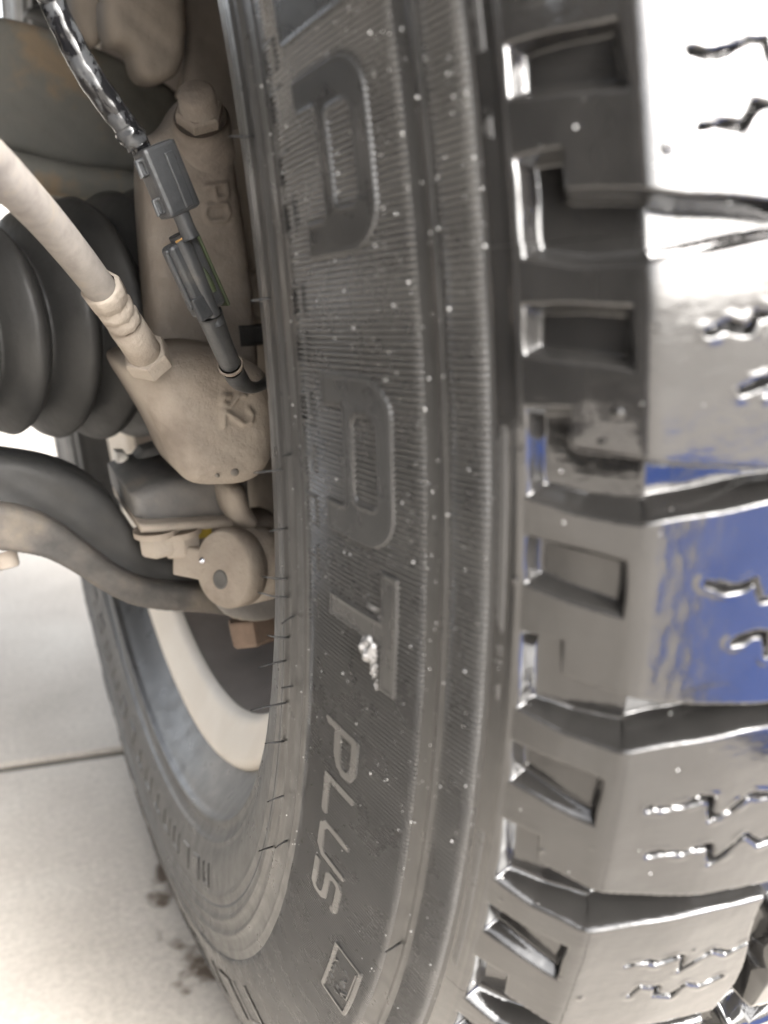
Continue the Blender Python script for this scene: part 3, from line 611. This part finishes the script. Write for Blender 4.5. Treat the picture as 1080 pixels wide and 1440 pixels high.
# ------------------------------------------------------------------ drive axle with bellows boot
al = R(20); nax = np.array([-math.cos(al), -math.sin(al), 0.02]); c_ax = np.array([-.095, .0, G])
axl = empty('drive_axle', tuple(c_ax), 'black ribbed rubber bellows boot on the drive axle behind the hose', 'drive axle')
prof = [(-.02, .030), (-.004, .055), (.0, .060), (.006, .0605), (.008, .057)]
def fold(s0, r_out, r_in, wd): return [(s0, r_in), (s0 + wd * .18, r_in + (r_out - r_in) * .55), (s0 + wd * .38, r_out - .0012), (s0 + wd * .5, r_out), (s0 + wd * .62, r_out - .0012), (s0 + wd * .82, r_in + (r_out - r_in) * .55), (s0 + wd, r_in)]
s0 = .008
for r_out, r_in, wd in ((.060, .047, .016), (.0585, .045, .020), (.056, .042, .021), (.052, .038, .021), (.047, .034, .021), (.042, .03, .02)):
    prof += fold(s0, r_out, r_in, wd); s0 += wd
prof += [(s0 + .002, .022), (s0 + .02, .021)]
bo = link('bellows_boot', lathe(prof, c_ax, nax, 96), M['boot'], axl)
link('boot_clamp', lathe([(.0, .0605), (.0003, .0618), (.0055, .0618), (.006, .0605)], c_ax, nax, 96), M['dustdark'], bo)
link('shaft', lathe([(s0 + .015, .014), (s0 + .5, .014)], c_ax, nax, 32), M['dustdark'], axl)

# ------------------------------------------------------------------ lower control arm
arm = empty('control_arm', tuple(P(150, 820, -.06)), 'curved dusty grey lower control arm crossing above the concrete', 'control arm')
link('arm_flange', casting([(-700, 660), (-90, 704), (0, 712), (55, 722), (110, 756), (165, 802), (215, 824), (290, 826), (360, 840), (400, 842), (408, 868), (345, 872), (280, 864), (200, 860), (150, 838), (90, 797), (40, 779), (-90, 772), (-700, 730)],
                              -.085, .010, .012, .0035, .0011, lump=.0005), M['arm'], arm)
link('arm_web', casting([(-700, 590), (-90, 636), (0, 644), (90, 658), (150, 692), (180, 730), (205, 772), (260, 790), (320, 800), (330, 850), (200, 852), (110, 800), (40, 768), (-90, 755), (-700, 712)], -.080, .006, .02, .005, .0014), M['shadeblack'], arm)  # upper face of the arm, its shade painted in as black
link('arm_stop', lathe([(0, .005), (.006, .005), (.007, .004)], P(6, 777, -.08), (0.1, -.4, -1), 24), M['dustdark'], arm)
link('arm_seat', casting([(300, 838), (400, 828), (412, 862), (380, 880), (320, 876)], -.105, .018, .01, .005, .0014), M['greysteel'], arm)

# ------------------------------------------------------------------ knuckle bracket
kb = empty('knuckle_bracket', tuple(P(265, 745, -.08)), 'grey steel bracket bolted between caliper and control arm', 'bracket')
link('bracket_body', casting([(186, 698), (215, 684), (260, 672), (352, 676), (356, 730), (300, 734), (205, 738), (192, 730)], -.085, .020, .04, .005, .0010, 0), M['greysteel'], kb)
link('bracket_flange', casting([(196, 738), (300, 733), (345, 730), (345, 742), (290, 746), (200, 752)], -.088, .024, .04, .002, .0008, 0), M['dust'], kb)
for u in (221, 252):
    c = P(u, 750, -.105)
    o = link('bracket_bolt', hexnut(c, (0.05, 0, -1), .0078 if u < 240 else .0085, .009, .4 + u), M['dust'], kb); link('washer', lathe([(-.0025, .0098), (0, .0098), (.0006, .009)], c, (.05, 0, -1), 32), M['dust'], o)
link('yellow_clip', box(P(283, 748, -.095), np.array([1., 0, 0]), np.array([0, 1., 0]), np.array([0, 0, 1.]), .004, .003, .002), mat('yellow_paint', (.45, .33, .04), .6), kb)
link('back_tab', casting([(160, 640), (186, 640), (196, 690), (182, 696)], -.05, .004, .01, .003, .0012, 1), M['rim'], kb)
link('back_plate', casting([(186, 640), (250, 620), (262, 660), (200, 690)], -.055, .004, .01, .003, .0012, 1), M['greysteel'], kb)

# ------------------------------------------------------------------ tie rod end
tre = empty('ball_joint', tuple(P(320, 850, -.12)), 'round dusty ball joint cap with square tab below the bracket', 'ball joint')
tax = np.array([-.86, -.46, .20]); tax /= np.linalg.norm(tax); tc_ = P(328, 798, -.13)
cap = link('joint_cap', lathe([(-.022, .013), (-.018, .0160), (-.006, .0164), (-.005, .0150), (-.0038, .0150), (-.0032, .0166), (.004, .0166), (.0058, .0158), (.0063, .0148), (.0064, .0001)], tc_, tax, 72), M['dust'], tre)
def onplane(u, v):
    d = np.array([(u - 540) / F_PX, (720 - v) / F_PX, 1.]) @ MR
    return CAM + d * (((tc_ - CAM) @ tax + .0064) / (d @ tax)) - tax * .0064
tu = ez_(P(330, 803, -.13), P(250, 806, -.13)); tu -= tax * (tu @ tax); tu /= np.linalg.norm(tu); tv = np.cross(tax, tu)
bevel(link('square_tab', box(tc_ + tu * .0205 + tax * .003, tu, tv, tax, .0100, .0066, .0032), M['dust'], tre), .001)
link('cap_hole', lathe([(-.001, .0042), (.0004, .0040), (.0001, .0030), (0.00008, .0001)], onplane(310, 815) + tax * .0064, tax, 24), M['disc'], tre)
link('metal_bead', lathe([(0, .0013), (.0007, .0011), (.0012, .0006), (.0013, .00001)], onplane(284, 788) + tax * .0064, tax, 16), mat('bright_bead', (.7, .72, .8), .15, metal=1), tre)
link('joint_shank', casting([(352, 742), (420, 735), (430, 835), (356, 838)], -.10, .024, .005, .012, .0014), M['dustshade'], tre)
nt_o = P(352, 868, -.10)
nu_ = link('castle_nut', hexnut(nt_o, (0.05, -.25, -1), .0115, .012, .2), M['rust'], tre)

# ------------------------------------------------------------------ frame rail and upper bracket
rail = empty('frame_rail', tuple(P(100, 290, .05)), 'dark rusty painted chassis rail across the upper left', 'frame rail')
link('rail_web', casting([(-900, -60), (-150, 0), (0, 20), (60, 36), (150, 70), (205, 100), (260, 130), (262, 190), (235, 230), (205, 245), (120, 240), (0, 208), (-150, 170), (-900, 110)], .10, .03, .02, .005, .0025), M['rail'], rail)
link('rail_flange', casting([(-900, 105), (-150, 165), (0, 205), (110, 232), (210, 240), (215, 300), (150, 285), (60, 272), (0, 262), (-150, 240), (-900, 180)], .085, .045, .02, .008, .0025), M['rail'], rail)
link('rail_pocket', casting([(70, 0), (150, 0), (165, 70), (110, 40), (60, 20), (30, 10)], .16, .01, .02, .01, .003), M['shadeblack'], rail)
ub = empty('upper_bracket', tuple(P(205, 110, -.01)), 'tan dusty bracket with rounded lower end at the top, above the bolt', 'bracket')
link('bracket_plate', casting([(148, -40), (262, -40), (266, 40), (262, 90), (245, 112), (215, 116), (196, 100), (190, 62), (152, 56)], -.01, .018, .01, .006, .0014), M['dustdark'], ub)
link('bracket_back', casting([(100, -60), (160, -60), (150, 70), (110, 50)], .03, .01, .02, .008, .002), M['dustdark'], ub)
ds_ = empty('splash_shield', tuple(P(300, 200, 0)), 'thin brown splash shield with curved edge behind the caliper bolt', 'splash shield')
link('shield_plate', casting([(255, -60), (400, -60), (420, 260), (420, 420), (340, 420), (290, 250), (258, 130), (266, 60)], -.005, .004, .004, .003, .003), mat('shield_dust', (.27, .24, .215), .85, (.20, .175, .155), 30, .3, 300), ds_)
link('shield_rim', tube([P(258, -50, .0), P(272, 10, .0), (P(274, 60, .0)), P(266, 112, .005), P(258, 140, .01)], .0045, 16, 8), M['dustdark'], ds_)

# ------------------------------------------------------------------ unseen vehicle body, guessed and shaped for shade, and what the gloss reflects
body = empty('unseen_vehicle_body', (-.7, .4, .55), 'assumed dark vehicle body out of view, shaped for shade and reflections', 'vehicle')
def plate(x0, x1, y0, y1, z0, z1):
    return box(((x0 + x1) / 2, (y0 + y1) / 2, (z0 + z1) / 2), np.array([1., 0, 0]), np.array([0, 1., 0]), np.array([0, 0, 1.]), (x1 - x0) / 2, (y1 - y0) / 2, (z1 - z0) / 2)
bevel(link('floor_pan', plate(-1.55, -.66, -.62, .75, .62, .70), M['liner'], body), .02)
bevel(link('bonnet', plate(-1.7, .10, -.62, .70, 1.02, 1.08), M['paint'], body), .02)  # cut short so that sky light reaches the ground beyond
bevel(link('bumper', plate(-1.65, -.34, -.80, -.66, .26, .98), M['liner'], body), .03)  # lower edge dropped to darken reflections on the tyre shoulder
bevel(link('dark_reflection_box', plate(-1.35, -.58, -.58, .45, .27, .60), M['liner'], body), .03)  # invented dark box, added for dark reflections on the tyre shoulder
def fender():
    ys = np.linspace(-.70, .72, 120); zs = np.linspace(.30, 1.04, 60); A, B = np.meshgrid(ys, zs, indexing='ij')
    d = np.hypot(A, B - G); k = d > .50; q = np.stack([A, B], -1)
    keep = k[:-1, :-1] & k[1:, :-1] & k[1:, 1:] & k[:-1, 1:]
    V = np.c_[(.15 - .06 * np.clip((B - .6) / .45, 0, 1) ** 2).ravel(), A.ravel(), B.ravel()]; V, f = compact(V, grid_faces(120, 60, False, keep)); return mesh(V, f)
fo = link('fender', fender(), M['paint'], body); fs = fo.modifiers.new('thick', 'SOLIDIFY'); fs.thickness = .004
def liner():
    th = np.radians(np.linspace(38, 150, 40)); xs = np.linspace(-.50, .13, 8)
    V = np.array([[(x, -.60 * math.cos(t), G + .60 * math.sin(t)) for x in xs] for t in th]).reshape(-1, 3)
    return mesh(V, grid_faces(40, 8))
ln = link('wheel_arch_liner', liner(), mat('pale_arch_liner', (.07, .065, .058), .85, (.11, .10, .085), 9)); sol = ln.modifiers.new('thick', 'SOLIDIFY'); sol.thickness = .004  # unseen liner, colour paled to bounce more light onto the upper parts
tag(ln, 'assumed wheel arch liner out of view, added for shade and reflections', 'arch liner')
def bmat():
    n = 40; A, B = np.meshgrid(np.linspace(0, 1, n), np.linspace(0, 1, n), indexing='ij')
    c00, c10, c01, c11 = (np.array(q) for q in ((.004, -.82), (.2, -2.25), (.46, -.38), (1.7, -1.75)))
    XY = ((1 - A) * (1 - B))[..., None] * c00 + (A * (1 - B))[..., None] * c10 + ((1 - A) * B)[..., None] * c01 + (A * B)[..., None] * c11
    X, Yy = XY[..., 0], XY[..., 1]
    Z = .006 + .004 * np.abs(np.sin(A * 11 + B * 3) * np.sin(B * 9 + 1))
    return mesh(np.c_[X.ravel(), Yy.ravel(), Z.ravel()], grid_faces(n, n))
bm = link('assumed_blue_mat', bmat(), M['mat']); sol = bm.modifiers.new('thick', 'SOLIDIFY'); sol.thickness = .003  # assumed mat out of view, shaped for the tread's blue reflection
tag(bm, 'assumed blue mat out of view, placed to mirror in the tread', 'mat')
